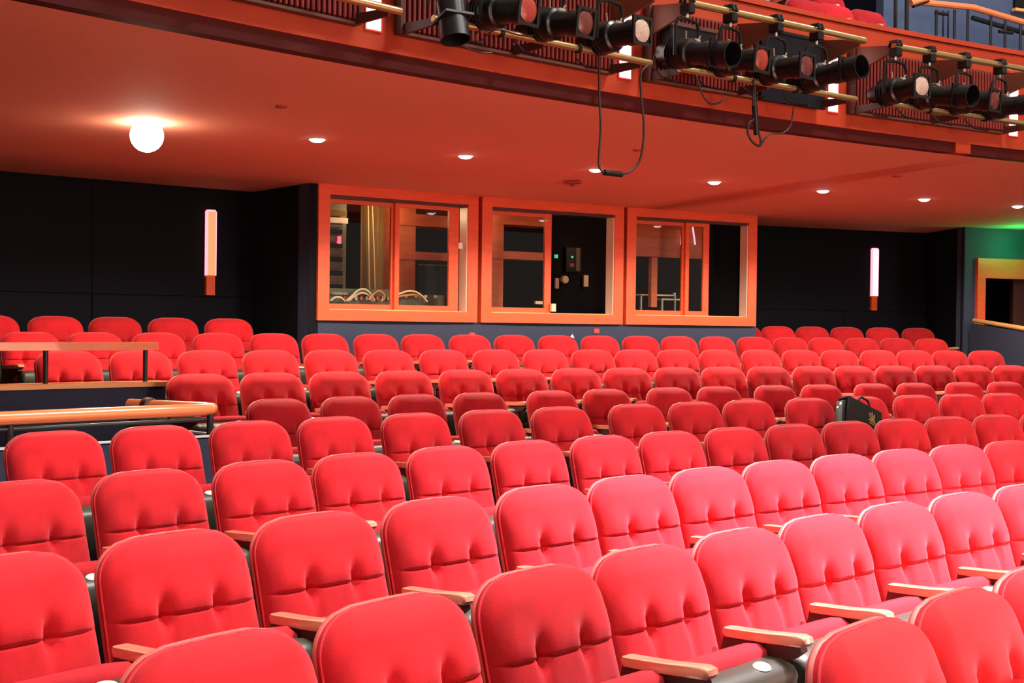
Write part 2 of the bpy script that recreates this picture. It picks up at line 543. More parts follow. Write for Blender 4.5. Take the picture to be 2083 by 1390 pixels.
# ------------------------------------------------------------------ control booth windows and room
def booth_window(n, tl, tr, mull, panes, sash_right, shut):
    """tl, tr: outer frame angles; the frame sits flat across the chord of the arc."""
    L, Rr_ = pol(RB, tl, 0), pol(RB, tr, 0)
    mid = (L + Rr_) / 2
    w = (Rr_ - L).length
    ang = atan2(Rr_.y - L.y, Rr_.x - L.x)
    root = thing('window_%d' % n, None, None, mid + Vector((0, 0, 0)), ang)
    root['kind'] = 'structure'
    h = w / 2 - 0.004
    z0, z1 = 0.024, ceil_z(RB) + 0.02
    st, rl_, dp0, dp1 = 0.125, 0.105, -0.045, 0.10
    zi0, zi1 = z0 + rl_, z1 - 0.115
    def miter(name, pts):
        obj(name, prism(pts, dp0, dp1, 'y'), 'wood', root)
    miter('frame_rail', [(-h, z0), (h, z0), (h - st, zi0), (-h + st, zi0)])
    miter('frame_rail', [(-h, z1), (h, z1), (h - st, zi1), (-h + st, zi1)])
    miter('frame_stile', [(-h, z0), (-h, z1), (-h + st, zi1), (-h + st, zi0)])
    miter('frame_stile', [(h, z0), (h, z1), (h - st, zi1), (h - st, zi0)])
    xi0, xi1 = -h + st, h - st
    # dark track under the head and pale strip painted as light on the right jamb
    obj('head_track', box(xi0, xi1, 0.0, 0.10, zi1 - 0.03, zi1), 'bracket', root)
    obj('jamb_light_strip', box(xi1 - 0.012, xi1, -0.03, 0.10, zi0, zi1 - 0.03), 'jamb', root)
    obj('sill_strip', box(xi0, xi1, 0.02, 0.10, zi0, zi0 + 0.008), 'woodlight', root)
    for (x0, x1, y, lo, hi) in panes:
        a, b = xi0 + (xi1 - xi0) * x0, xi0 + (xi1 - xi0) * x1
        s = obj('sash', join(box(a, a + lo, y, y + 0.03, zi0, zi1 - 0.02), box(b - hi, b, y, y + 0.03, zi0, zi1 - 0.02),
                             box(a + lo, b - hi, y, y + 0.03, zi0, zi0 + 0.06), box(a + lo, b - hi, y, y + 0.03, zi1 - 0.07, zi1 - 0.02)), 'wood', root)
        obj('pane', box(a + lo, b - hi, y + 0.012, y + 0.018, zi0 + 0.06, zi1 - 0.07), 'glass', s)
    return root, mid, ang, w


W1 = booth_window(1, -38.335, -34.735, None, [(0.0, 0.50, 0.065, 0.045, 0.055), (0.48, 0.955, 0.025, 0.05, 0.12)], 0, 1)
W2 = booth_window(2, -34.655, -31.075, None, [(0.0, 0.515, 0.065, 0.06, 0.085)], 0, 1)
W3 = booth_window(3, -31.0, -27.43, None, [(0.0, 0.495, 0.065, 0.05, 0.08), (0.46, 0.67, 0.025, 0.05, 0.085)], 0, 1)

struct('wall_booth_rear', arc(RW + 1.75, RW + 1.9, -41, -24, -1.2, 1.5), 'boothdark')
struct('floor_booth', arc(RB + 0.2, RW + 1.8, -38.3, -27.5, -0.95, -0.85), 'boothdark')
add_light('POINT', 'booth_lamp', pol(RB + 0.75, -36.0, 1.2), (0, 0, 0), 9, (1.0, 0.80, 0.45), 0.05)
add_light('POINT', 'booth_lamp', pol(RB + 0.70, -33.4, 1.2), (0, 0, 0), 3, (1.0, 0.75, 0.5), 0.05)
add_light('POINT', 'booth_lamp', pol(RB + 0.70, -29.8, 1.2), (0, 0, 0), 7, (1.0, 0.75, 0.5), 0.05)


def at(u, v, R):
    t, z = px(u, v, R)
    return pol(R, t, z)


def arcpx(u0, u1, v0, v1, R, d):
    """curved upright block of depth d whose face fills the photo rectangle on the arc R."""
    ta, tb = px(u0, (v0 + v1) / 2, R)[0], px(u1, (v0 + v1) / 2, R)[0]
    um = (u0 + u1) / 2
    zt, zb = px(um, v0, R)[1], px(um, v1, R)[1]
    return arc(R, R + d, ta, tb, zb, zt, 0.5)


# worktop in the booth, mixing console with loops of cable on it
wt = obj('worktop', arc(RB + 0.22, RB + 1.0, -38.0, -28.3, -0.02, 0.03), 'boothdark')
tag(wt, 'long black worktop behind the control booth windows', 'worktop')
Rk = RB + 0.45
con = thing('mixing_console', 'dark mixing console on the worktop behind the cable loops', 'console')
con_b = obj('console_body', arcpx(668, 800, 588, 640, Rk, 0.4), 'gear', con)
obj('console_meter_bridge', arcpx(668, 800, 588, 602, Rk - 0.02, 0.06), 'gear', con)
fc = bpy.data.curves.new('maker_lettering', 'FONT')
fc.body = 'YAMAHA'
fc.size = 0.045
fc.extrude = 0.001
ft = bpy.data.objects.new('lettering_source', fc)
COL.objects.link(ft)
bpy.context.view_layer.update()
lm = bpy.data.meshes.new_from_object(ft.evaluated_get(bpy.context.evaluated_depsgraph_get()))
bpy.data.objects.remove(ft)
lm.name = 'maker_lettering'
fo = bpy.data.objects.new('maker_lettering', lm)
COL.objects.link(fo)
lm.materials.clear()
lm.materials.append(M['silver'])
tt, zz = px(675, 600, Rk - 0.06)
fo.location = pol(Rk - 0.06, tt, zz)
fo.rotation_euler = (pi / 2, 0, -rad(tt))
fo.parent = con
for i in range(9):
    u = 700 + i * 11
    obj('fader_knob', arcpx(u, u + 5, 603, 611, Rk - 0.03, 0.03), 'silver' if i % 3 else 'redtag', con)
con2 = thing('lighting_desk', 'second dark desk on the worktop behind the sliding pane', 'console')
obj('desk_body', arcpx(812, 905, 600, 640, Rk, 0.35), 'gear', con2)
for i in range(4):
    u = 824 + i * 20
    obj('desk_button', arcpx(u, u + 5, 601, 606, Rk - 0.02, 0.03), 'cream', con2)


def loop_cable(name, label, pts, R, mat, r=0.011, group=None):
    P = [at(u, v, R + 0.01 * i) for i, (u, v) in enumerate(pts)]
    # Catmull-Rom
    out = []
    for i in range(len(P) - 1):
        p0, p1, p2, p3 = P[max(i - 1, 0)], P[i], P[i + 1], P[min(i + 2, len(P) - 1)]
        for s in range(5):
            t = s / 5
            out.append(0.5 * ((2 * p1) + (p2 - p0) * t + (2 * p0 - 5 * p1 + 4 * p2 - p3) * t * t + (3 * p1 - p0 - 3 * p2 + p3) * t ** 3))
    out.append(P[-1])
    o = obj(name, tube(out, r, 7), mat, None, 60)
    return tag(o, label, 'cable', group)


Rc = RB + 0.3
loop_cable('cable_loop', 'pale cable lying in a low arch at the left end of the console', [(672, 612), (682, 605), (694, 606), (702, 614)], Rc, 'cablew')
loop_cable('cable_loop', 'tallest pale cable arch over the mixing console', [(704, 613), (716, 602), (730, 590), (743, 589), (754, 598), (762, 612)], Rc, 'cablew')
loop_cable('cable_loop', 'lower pale cable arch nested beneath the tallest arch', [(708, 613), (722, 602), (736, 596), (750, 601), (757, 613)], Rc + .04, 'cablew')
loop_cable('cable_loop', 'orange cable arch beside the middle mullion', [(750, 611), (758, 600), (770, 592), (779, 597), (782, 606), (774, 613)], Rc, 'cableo', 0.013)
loop_cable('cable_loop', 'upper pale cable arch behind the sliding pane', [(800, 603), (815, 597), (832, 592), (848, 595), (860, 604), (869, 614)], Rc, 'cablew')
loop_cable('cable_loop', 'orange cable arch under the pale one behind the sliding pane', [(808, 604), (826, 601), (846, 600), (858, 606), (864, 614)], Rc + .04, 'cableo')

rk = thing('equipment_rack', 'tall equipment rack with red digits behind the first booth window', 'rack')
Rr1 = RB + 1.1
obj('rack_case', arcpx(655, 704, 400, 620, Rr1, 0.45), 'gear', rk)
for i in range(11):
    v = 452 + i * 14
    obj('rack_unit', arcpx(657, 697, v, v + 10, Rr1 - 0.03, 0.05), 'boothdark' if i % 2 else 'bracket', rk)
obj('red_digits', arcpx(688, 694, 481, 496, Rr1 - 0.05, 0.03), 'led', rk)
obj('paper_notice', arcpx(668, 708, 443, 454, Rr1 - 0.06, 0.004), 'paper', rk)
obj('paper_notice', arcpx(672, 706, 428, 440, Rr1 - 0.06, 0.004), 'olive', rk)

dr = thing('drape', 'olive drape hanging behind the first booth window', 'curtain')
S = []
for i in range(34):
    s = i / 33
    u = 732 + s * 66
    Rw = RB + 1.25 + 0.035 * sin(s * 22)
    t_, zb = px(u, 640, RB + 1.25)
    S.append([tuple(pol(Rw, t_, 0.0)), tuple(pol(Rw + 0.01, t_, 0.0)), tuple(pol(Rw + 0.01, t_, 1.42)), tuple(pol(Rw, t_, 1.42))])
obj('drape_cloth', loft(S), 'olive', dr, 60)
for i, (u0, u1) in enumerate(((749, 751), (757, 763))):
    obj('drape_cord', tube([at(u0, 412, RB + 1.14), at(u0 + (u1 - u0) * .6, 500, RB + 1.14), at(u1, 590, RB + 1.14)], 0.007, 6), 'cablew', dr)

# reddish wooden bars added in the booth to stand for reflections in the glass
def reflection_bars(label, u0, u1, v0, boards, posts, R):
    s = thing('reflection_bars', label, 'reflection')
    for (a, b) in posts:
        obj('post', arcpx(a, b, v0, 640, R, 0.3), 'reflwood', s)
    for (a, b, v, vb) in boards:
        obj('reflection_board', arcpx(a, b, v, vb, R - 0.01, 0.32), 'reflwood', s)
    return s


reflection_bars('wooden bars added for reflections behind the sliding pane of the first booth window', 800, 925, 415, [(806, 925, 437, 461), (806, 925, 513, 529)], [(804, 845)], RB + 1.0)
reflection_bars('wooden bars added for reflections behind the fixed pane of the middle booth window', 990, 1115, 430, [(992, 1118, 438, 458), (992, 1118, 512, 528)], [(988, 1024)], RB + 1.0)
mon = thing('monitor', 'black monitor on a thin stand behind the sliding pane', 'monitor')
obj('screen', arcpx(858, 912, 540, 606, RB + 0.62, 0.05), 'black', mon)
obj('screen_edge', join(arcpx(856, 914, 538, 541, RB + 0.615, 0.05), arcpx(912, 915, 538, 606, RB + 0.615, 0.05)), 'gear', mon)
obj('stand', arcpx(878, 892, 604, 640, RB + 0.64, 0.03), 'gear', mon)

# wall devices in the dark of the middle window
def device(name, label, cat, u0, u1, v0, v1, mat, R=RB + 1.6):
    return tag(obj(name, arcpx(u0, u1, v0, v1, R, 0.03), mat), label, cat)


bp_ = arcpx(1118, 1240, 430, 640, RB + 1.68, 0.05)
struct('wall_booth_panel', bp_, 'boothdark')
device('wall_switch', 'small pale switch plate with a dark toggle behind middle window', 'switch', 1130, 1137, 566, 587, 'cream')
tag(obj('wall_dial', lathe([(0.001, -0.03), (0.045, -0.03), (0.05, 0.0), (0.05, 0.02)], 18, 'y'), 'cream', None, 40,
        at(1148, 569, RB + 1.6), -rad(px(1148, 569, RB + 1.6)[0])), 'round cream dial on the dark wall behind middle window', 'dial')
device('wall_box', 'tall cream wall box, rightmost fitting behind middle window', 'box', 1188, 1197, 560, 583, 'cream')
im = thing('intercom_panel', 'black intercom panel with a grey strip and tiny lamps', 'intercom')
obj('panel_body', arcpx(1152, 1183, 504, 553, RB + 1.6, 0.05), 'black', im)
obj('grey_strip', arcpx(1172, 1180, 505, 551, RB + 1.59, 0.03), 'gear', im)
obj('red_lamp', arcpx(1159, 1168, 536, 543, RB + 1.59, 0.02), 'strobe', im)
obj('green_lamp', arcpx(1163, 1166, 521, 525, RB + 1.59, 0.02), 'ledg', im)
device('status_lamp', 'small green lamp glowing in the dark behind middle window', 'lamp', 1130, 1135, 518, 525, 'ledg')
device('paper_cup', 'small pale card standing on the sill at the open edge', 'card', 1122, 1131, 618, 634, 'cream', RB + 0.0)
device('note_pad', 'small pale block on the worktop behind middle window', 'note pad', 1090, 1107, 613, 619, 'cream', RB + 0.5)
device('sticker', 'small pink sticker on the stile of the first booth window', 'sticker', 933, 941, 494, 506, 'paper', RB + 0.008)

# behind the third window: panel, glowing tubes and stands added in place of glass reflections
sf = obj('reflection_panel', arcpx(1283, 1440, 447, 524, RB + 0.50, 0.06), 'reflwood')
tag(sf, 'red panel added for a reflected ceiling behind the third booth window', 'panel')
obj('reflection_post', arcpx(1325, 1337, 524, 625, RB + 0.47, 0.06), 'reflwood', sf)
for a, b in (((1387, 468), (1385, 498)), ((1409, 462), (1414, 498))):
    tag(obj('reflection_tube', tube([at(a[0], a[1], RB + 0.47), at(b[0], b[1], RB + 0.47)], 0.011, 8), 'sconceedge'),
        'slim glowing tube added for a reflected slot light, %s of the mullion' % ('left' if a[0] < 1400 else 'right'), 'lamp')
for (u0, u1, v, lab) in ((1303, 1375, 600, 'rear pale topped stand added for a reflected rail behind the third window'), (1346, 1392, 609, 'front pale topped stand added for a reflected rail behind the third window')):
    s = thing('reflection_stand', lab, 'stand')
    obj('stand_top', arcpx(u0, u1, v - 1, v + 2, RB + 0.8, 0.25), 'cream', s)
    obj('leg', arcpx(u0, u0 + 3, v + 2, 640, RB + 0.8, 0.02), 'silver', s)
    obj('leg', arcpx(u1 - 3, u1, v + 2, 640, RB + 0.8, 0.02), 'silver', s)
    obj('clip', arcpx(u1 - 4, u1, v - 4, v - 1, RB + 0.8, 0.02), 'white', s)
tag(obj('reflection_board', arcpx(1412, 1432, 587, 591, RB + 0.9, 0.2), 'reflwood'), 'short wooden bar added for a reflection behind the narrow pane of third window', 'reflection')  # added like the other bars, for a reflection in the pane

# small tags on the wall beneath the windows
device('wall_tag', 'small red tag under the joint of first and middle windows', 'tag', 955, 966, 677, 686, 'redtag', RB - 0.012)
device('wall_tag', 'small red tag on the blue wall under the middle window', 'tag', 1209, 1219, 669, 678, 'redtag', RB - 0.012)
for u0, v0 in ((957, 679), (1211, 671)):
    pass


# ------------------------------------------------------------------ wall sconces on the rear walls
def sconce(label, u, v0, v1, v2, w, mat):
    t, z2 = px(u, v2, RW - 0.03)
    z1, z0 = px(u, v1, RW - 0.03)[1], px(u, v0, RW - 0.03)[1]
    s = frame_thing('wall_sconce', label, 'sconce', RW, t, 0, 'wall sconces on the rear wall')
    obj('base', rbox(-w * .95, w * .95, -0.05, 0.0, z2, z1, 0.004, 1), 'wood', s)
    obj('diffuser', box(-w * .8, w * .8, -0.065, -0.02, z1, z0), mat, s)
    obj('edge_strip', box(-w * 1.05, -w * .8, -0.06, -0.015, z1 - .004, z0 + .004), 'sconceedge', s)
    obj('edge_strip', box(w * .8, w * 1.05, -0.06, -0.015, z1 - .004, z0 + .004), 'sconceedge', s)
    obj('top_cap', box(-w * .8, w * .8, -0.06, -0.015, z0, z0 + .02), 'sconceedge', s)
    obj('back_plate', box(-w * 1.15, w * 1.15, -0.018, 0.0, z1 - 0.02, z0 + 0.02), 'strobe', s)
    return s


sconce('orange lit slim wall sconce with wooden base left of the booth', 427, 431, 560, 601, 0.052, 'sconce')
sconce('pink white slim wall sconce with wooden base right of the booth', 1777, 508, 602, 632, 0.050, 'sconcepink')

# ------------------------------------------------------------------ ceiling fittings
def on_ceiling(u, v):
    z = 1.38
    a, b = u - 1041.5, v - 695
    x = a * cos(ROL) + b * sin(ROL)
    y = -a * sin(ROL) + b * cos(ROL)
    d = _r * (x / FOC) + _f + _u * (-y / FOC)
    for _ in range(40):
        P = d * (z / d.z)
        R = hypot(P.x - CX0, P.y - CY0)
        z = ceil_z(R)
    return P + Vector((0, 0, ZO))


LIGHTS = [(645, 283, 'second'), (947, 317, 'third'), (1212, 345, 'fourth'), (1453, 370, 'fifth'), (1674, 388, 'sixth'), (1880, 405, 'seventh'), (2070, 419, 'eighth')]
for u, v, o_ in LIGHTS:
    P = on_ceiling(u, v)
    s = thing('downlight', 'small round recessed ceiling downlight, %s from left in the curved line' % o_, 'ceiling light', P, 0, 'ceiling downlights')
    obj('trim_ring', lathe([(0.056, -0.004), (0.066, -0.006), (0.070, 0.004), (0.056, 0.004)], 28, 'z'), 'white', s, 40)
    obj('lamp', lathe([(0.001, -0.026), (0.020, -0.025), (0.038, -0.021), (0.050, -0.014), (0.057, -0.005), (0.058, 0.003)], 28, 'z'), 'lamp', s, 40)
    add_light('SPOT', 'downlight_beam', P + Vector((0, 0, -0.07)), P + Vector((0, 0, -2)), 165, (1, 0.88, 0.72), 0.05, 164, 0.30)
P = on_ceiling(299, 250)
s = thing('downlight', 'ceiling downlight with its glare shaped as a round ball, first from left', 'ceiling light', P, 0, 'ceiling downlights')
obj('trim_ring', lathe([(0.07, -0.012), (0.085, -0.010), (0.09, 0.004), (0.07, 0.004)], 28, 'z'), 'white', s, 40)
glare_ball = [(0.001, -0.205)] + [(0.115 * sin(pi * i / 12), -0.09 - 0.115 * cos(pi * i / 12)) for i in range(1, 12)] + [(0.03, 0.0)]  # glare of the downlight built as a glowing ball
obj('glare_ball', lathe(glare_ball, 28, 'z'), 'lampbig', s, 60)
add_light('SPOT', 'downlight_beam', P + Vector((0, 0, -0.24)), P + Vector((0, 0, -2)), 190, (1, 0.85, 0.66), 0.08, 166, 0.25)

P = on_ceiling(1165, 368)
s = thing('fire_strobe', 'small reddish fire alarm strobe on the ceiling over the middle window', 'alarm', P, rad(-20))
obj('base', rbox(-0.075, 0.075, -0.05, 0.05, -0.03, 0.0, 0.006, 1), 'strobe', s)
obj('dome', lathe([(0.001, -0.055), (0.02, -0.05), (0.03, -0.03)], 14, 'z'), 'strobe', s, 50)
for u, v, lab in ((571, 216, 'flat round plate on ceiling between the first two lamps'), (1298, 305, 'flat round plate on ceiling beside the hanging cable'), (1825, 358, 'flat round plate on ceiling near the right end lamps')):
    P = on_ceiling(u, v)
    o = obj('ceiling_plate', lathe([(0.001, -0.012), (0.03, -0.012), (0.042, -0.008), (0.045, 0.0)], 20, 'z'), 'smoke', None, 40, P)
    tag(o, lab, 'plate')

# exit sign at the right edge
tt, zz = px(2100, 501, RB - 0.5)
s = frame_thing('exit_sign', 'green glowing exit sign box hanging above the right doorway', 'sign', RB - 0.5, tt, 0)
z0 = px(2081, 518, RB - 0.5)[1]
z1 = px(2081, 484, RB - 0.5)[1]
xl = -(21 / 2083) * 15.9 * 0.76 + 0.0
obj('housing', rbox(xl + .03, xl + 0.36, -0.02, 0.03, z0 - .01, z1 + .01, 0.004, 1), 'white', s)
obj('lit_face', box(xl, xl + 0.35, -0.028, -0.018, z0, z1), 'exit', s)
obj('hanger', box(xl + 0.15, xl + 0.2, 0.0, 0.02, z1, ceil_z(RB - 0.5)), 'white', s)
gp = pol(RB - 0.40, tt - 0.10, (z0 + z1) / 2)
add_light('POINT', 'exit_glow', gp, (0, 0, 0), 13, (0.0, 1.0, 0.22), 0.06)


# ------------------------------------------------------------------ bays on the balcony front: slot lights, slatted panels, pipes
SLOTS = [(-48.85, 'leftmost'), (-44.22, 'second'), (-39.62, 'third'), (-34.88, 'fourth'), (-30.12, 'fifth')]
slot_lab = {-44.22: 'white lit slot left of the downward pointing spotlight', -39.62: 'white lit slot behind the pale lens spotlight',
            -34.88: 'white lit slot right of the black board', -30.12: 'white lit slot at the right end of the balcony front'}
for t, nm in SLOTS[1:]:
    s = frame_thing('slot_light', slot_lab[t], 'light', 25.0, t, 0, 'lit slots in the balcony front')
    obj('diffuser', box(-0.052, 0.052, -0.008, 0.02, 1.612, 2.125), 'slotlight', s)
    obj('slot_frame', join(box(-0.06, -0.052, -0.010, 0.02, 1.604, 2.133), box(0.052, 0.06, -0.010, 0.02, 1.604, 2.133),
                           box(-0.052, 0.052, -0.010, 0.02, 1.604, 1.612), box(-0.052, 0.052, -0.010, 0.02, 2.125, 2.133)), 'redtag', s)

BAYS = [(-48.55, -44.52, 'left end'), (-43.87, -39.97, 'left'), (-39.24, -35.30, 'middle'), (-34.52, -30.48, 'right'), (-29.78, -25.8, 'far right')]
slat_me = mesh('slat', rbox(-0.0105, 0.0105, -0.022, 0.006, -0.225, 0.225, 0.005, 1), M['slat'])


def chordframe(tl, tr, R):
    a, b = pol(R, tl, 0), pol(R, tr, 0)
    return (a + b) / 2, atan2(b.y - a.y, b.x - a.x), (b - a).length


for bi, (tl, tr, nm) in enumerate(BAYS):
    mid, ang, w = chordframe(tl, tr, 24.985)
    zb, zt = 1.622, 2.095
    zl = 0.0
    bay = thing('slatted_panel', 'dark red panel of vertical wooden slats, %s bay of balcony front' % nm, 'panel', mid, ang, 'slatted panels on the balcony front')
    h = w / 2
    obj('backing', box(-h, h, -0.012, 0.02, zb, zt), 'slatback', bay)
    obj('edge_post', box(-h - 0.004, -h + 0.016, -0.05, 0.02, zb - 0.012, zt + 0.02), 'bracket', bay)
    obj('edge_post', box(h - 0.016, h + 0.004, -0.05, 0.02, zb - 0.012, zt + 0.02), 'bracket', bay)
    obj('bottom_edge', box(-h, h, -0.04, 0.02, zb - 0.014, zb + 0.002), 'bracket', bay)
    n = int((w - 0.05) / 0.0345)
    for i in range(n):
        x = -h + 0.03 + (w - 0.06) * i / (n - 1)
        o = bpy.data.objects.new('slat', slat_me)
        COL.objects.link(o)
        o.parent = bay
        o.location = (x, -0.018, (zb + zt) / 2)
    # the two pipes on their brackets
    if bi == 0 or bi == 4:
        pass
    rail = thing('lighting_rail', 'pair of brass pipes on brackets, %s bay of balcony front' % nm, 'rail', mid, ang, 'lighting rails on the balcony front')
    yt, yb = -0.42, -0.32
    zpt, zpb = 2.045, 1.648
    off = 0.02
    obj('upper_pipe', tube([(-h + off - .01, yt, zpt), (h + off - .02, yt, zpt)], 0.024, 14), 'brass', rail, 40)
    obj('lower_pipe', tube([(-h + off - .01, yb, zpb), (h + off + .02, yb, zpb)], 0.021, 14), 'brass', rail, 40)
    for x in (-h + off + 0.01, 0.0, h + off - 0.04):
        obj('upper_bracket', prism([(yt + .02, zpt + .012), (-0.02, zpt + .06), (-0.02, zpt - 0.14), (yt + .02, zpt - 0.035)], x - 0.01, x + 0.01), 'bronze', rail)
        obj('lower_bracket', prism([(yb + .02, zpb + .01), (-0.02, zpb + .02), (-0.02, zpb - 0.04), (yb + .02, zpb - 0.03)], x - 0.01, x + 0.01), 'bracket', rail)
    if bi > 0:
        for x in (-h * 0.42, h * 0.30):
            obj('pipe_tie', lathe([(0.030, -0.012), (0.030, 0.012)], 12, 'x'), 'black', rail, 40, (x, yb, zpb))
BF = {}


# ------------------------------------------------------------------ spotlights
def lat_spot():
    r = thing('spotlight', None, 'spotlight')
    # the lamp is built along local -y (towards the stage), hung under local origin
    c = obj('clamp', join(rbox(-0.03, 0.03, -0.045, 0.045, -0.075, -0.01, 0.008, 1), tube([(-0.018, -0.04, 0.0), (-0.018, -0.03, 0.035), (-0.018, 0.03, 0.035), (-0.018, 0.045, 0.0)], 0.012, 6),
                          tube([(0.018, -0.04, 0.0), (0.018, -0.03, 0.035), (0.018, 0.03, 0.035), (0.018, 0.045, 0.0)], 0.012, 6)), 'black', r)
    obj('clamp_bolt', tube([(0.0, 0, -0.11), (0.0, 0, -0.05)], 0.010, 8), 'silver', c)
    y = [(-0.110, 0, -0.345), (-0.110, 0, -0.16), (-0.09, 0, -0.115), (0, 0, -0.105), (0.09, 0, -0.115), (0.110, 0, -0.16), (0.110, 0, -0.345)]
    obj('yoke', tube(y, 0.012, 6), 'blackmetal', r, 50)
    return r


SPOT_C = -0.32


def spot_body(r, lens):
    """body pieces are children turned by the tilt; local y is the optical axis, front at -y."""
    prof = [(0.03, 0.27), (0.068, 0.25), (0.078, 0.17), (0.105, 0.13), (0.112, 0.0), (0.105, -0.05), (0.086, -0.06), (0.080, -0.10), (0.080, -0.20)]
    b = obj('housing', lathe(prof, 22, 'y'), 'blackmetal', r, 35)
    obj('label_plate', box(0.02, 0.08, -0.045, 0.03, 0.094, 0.112), 'silver', b)
    obj('shutter_lever', join(tube([(0.07, -0.02, 0.09), (0.09, -0.03, 0.14)], 0.006, 6), tube([(-0.05, -0.02, 0.1), (-0.07, -0.03, 0.15)], 0.006, 6)), 'silver', b)
    obj('cooling_fins', join(*[lathe([(0.084, y0), (0.118, y0 + .002), (0.118, y0 + .010), (0.084, y0 + .012)], 20, 'y') for y0 in (0.06, 0.085, 0.11)]), 'black', b, 35)
    t = obj('lens_tube', lathe([(0.080, -0.18), (0.090, -0.19), (0.090, -0.29), (0.078, -0.292)], 22, 'y'), 'blackmetal', r, 35)
    obj('gel_frame', join(box(-0.098, 0.098, -0.305, -0.290, -0.098, -0.078), box(-0.098, 0.098, -0.305, -0.290, 0.078, 0.098),
                          box(-0.098, -0.078, -0.305, -0.290, -0.078, 0.078), box(0.078, 0.098, -0.305, -0.290, -0.078, 0.078)), 'black', t)
    if lens:
        le = obj('lens', lathe([(0.001, -0.312), (0.05, -0.308), (0.078, -0.296), (0.078, -0.285)], 24, 'y'), lens, r, 50)
    else:
        le = obj('top_hat', join(lathe([(0.080, -0.29), (0.090, -0.30), (0.095, -0.44), (0.088, -0.44), (0.082, -0.30)], 22, 'y')), 'black', r, 35)
    lead = obj('tail_lead', tube([(0, 0.26, 0), (0.0, 0.32, -0.02), (0.01, 0.33, -0.10), (0.03, 0.25, -0.17), (0.05, 0.12, -0.20)], 0.008, 6), 'cable', r, 50)
    return b, t, le, lead


def spotlight(t, bay, label, lens, yaw=0.0, tilt=-6.0, dz=0.0, up=0.0):
    tl, tr, nm = BAYS[bay]
    mid, ang, w = chordframe(tl, tr, 24.985)
    # place along the straight upper pipe under the requested angle
    a = rad(t) + ang
    d = mid - Vector((CX0, CY0, 0))
    dr_ = Vector((sin(rad(t)), cos(rad(t)), 0))
    ex, ey = Vector((cos(ang), sin(ang), 0)), Vector((-sin(ang), cos(ang), 0))
    o = mid + ey * (-0.42)
    k = Vector((CX0, CY0, 0))
    # intersection of the ray from the centre with the pipe line
    A = dr_.x * (-ex.y) + ex.x * dr_.y
    rx, ry = o.x - k.x, o.y - k.y
    s_ = (dr_.x * ry - dr_.y * rx) / (-(dr_.x * ex.y - dr_.y * ex.x))
    P = Vector((o.x + ex.x * s_, o.y + ex.y * s_, 0))
    r = lat_spot()
    r.location = (P.x, P.y, 2.045 + ZO)
    r.rotation_euler.z = ang + rad(yaw)
    tag(r, label, 'spotlight', 'stage spotlights on the balcony front')
    for ch in spot_body(r, lens):
        ch.location = (0, 0, SPOT_C + up)
        ch.scale = (0.86, 0.86, 0.86)
        ch.rotation_euler = (rad(tilt), 0, 0)
    return r


T = lambda u, v=20: px(u, v, 24.58)[0]
spotlight(T(905, -70), 1, 'black spotlight pointing straight down, leftmost on the balcony front', None, -10, 74, up=0.14)
spotlight(T(1000, -50), 1, 'black spotlight with red lens beside the downward pointing one', 'lens_red', 6, 6)
spotlight(T(1115, -32), 1, 'black spotlight with dull red lens, left of the pale lens one', 'lens_dark', 6, 6)
spotlight(T(1235, -18), 1, 'black spotlight with pale round lens in front of the third slot', 'lens_pale', 2, 0)
spotlight(T(1395, 12), 2, 'black spotlight turned sideways at the left end of middle bay', None, 4, 9)
spotlight(T(1480, 30), 2, 'black spotlight with red lens in centre of the middle bay', 'lens_red', 6, 5)
spotlight(T(1572, 44), 2, 'black spotlight with dark red lens in front of the black board', 'lens_dark', 4, 2)
spotlight(T(1655, 60), 2, 'black spotlight with open top hat reaching past the fourth slot', None, 2, -3)
spotlight(T(1818, 97), 3, 'black spotlight with pale pink lens, leftmost of the right bay', 'lens_pale', -2, 0)
spotlight(T(1885, 108), 3, 'black spotlight behind the pale pink lens one in right bay', None, 4, 7)
spotlight(T(1955, 119), 3, 'black spotlight with small red lens near the right end slot', 'lens_dark', 8, 5)
spotlight(T(2028, 127), 3, 'black spotlight at the right end slot, cut by the frame', None, 10, 2)

# black board hung over the right half of the middle bay's slats
mid, ang, w = chordframe(-39.24, -35.30, 24.985)
bb = thing('black_board', 'black board covering the right half of the middle slatted panel', 'board', mid, ang)
obj('board_sheet', box(0.19, w / 2 + 0.02, -0.068, -0.045, 1.60, 2.10), 'navydark', bb)
obj('board_batten', box(0.19, w / 2 + 0.02, -0.075, -0.045, 2.085, 2.105), 'black', bb)
bx = thing('junction_box', 'dark flat box behind the first spotlight of the middle bay', 'box', mid, ang)
obj('box_body', rbox(-0.78, -0.35, -0.16, -0.05, 1.70, 1.98, 0.006, 1), 'black', bx)
obj('box_rim', box(-0.79, -0.34, -0.17, -0.15, 1.965, 1.99), 'bracket', bx)

# cables dangling from the rails
def dangle(name, label, pts, R, r=0.008, mat='cable', plug=None):
    P = [at(u, v, R) for u, v in pts]
    out = []
    for i in range(len(P) - 1):
        p0, p1, p2, p3 = P[max(i - 1, 0)], P[i], P[i + 1], P[min(i + 2, len(P) - 1)]
        for s in range(6):
            t = s / 6
            out.append(0.5 * ((2 * p1) + (p2 - p0) * t + (2 * p0 - 5 * p1 + 4 * p2 - p3) * t * t + (3 * p1 - p0 - 3 * p2 + p3) * t ** 3))
    out.append(P[-1])
    root = thing(name, label, 'cable')
    obj('lead', tube(out, r, 8), mat, root, 60)
    if plug:
        for a, b, rr in plug:
            obj('plug', tube([at(*a, R), at(*b, R)], rr, 10), 'black', root, 40)
    return root


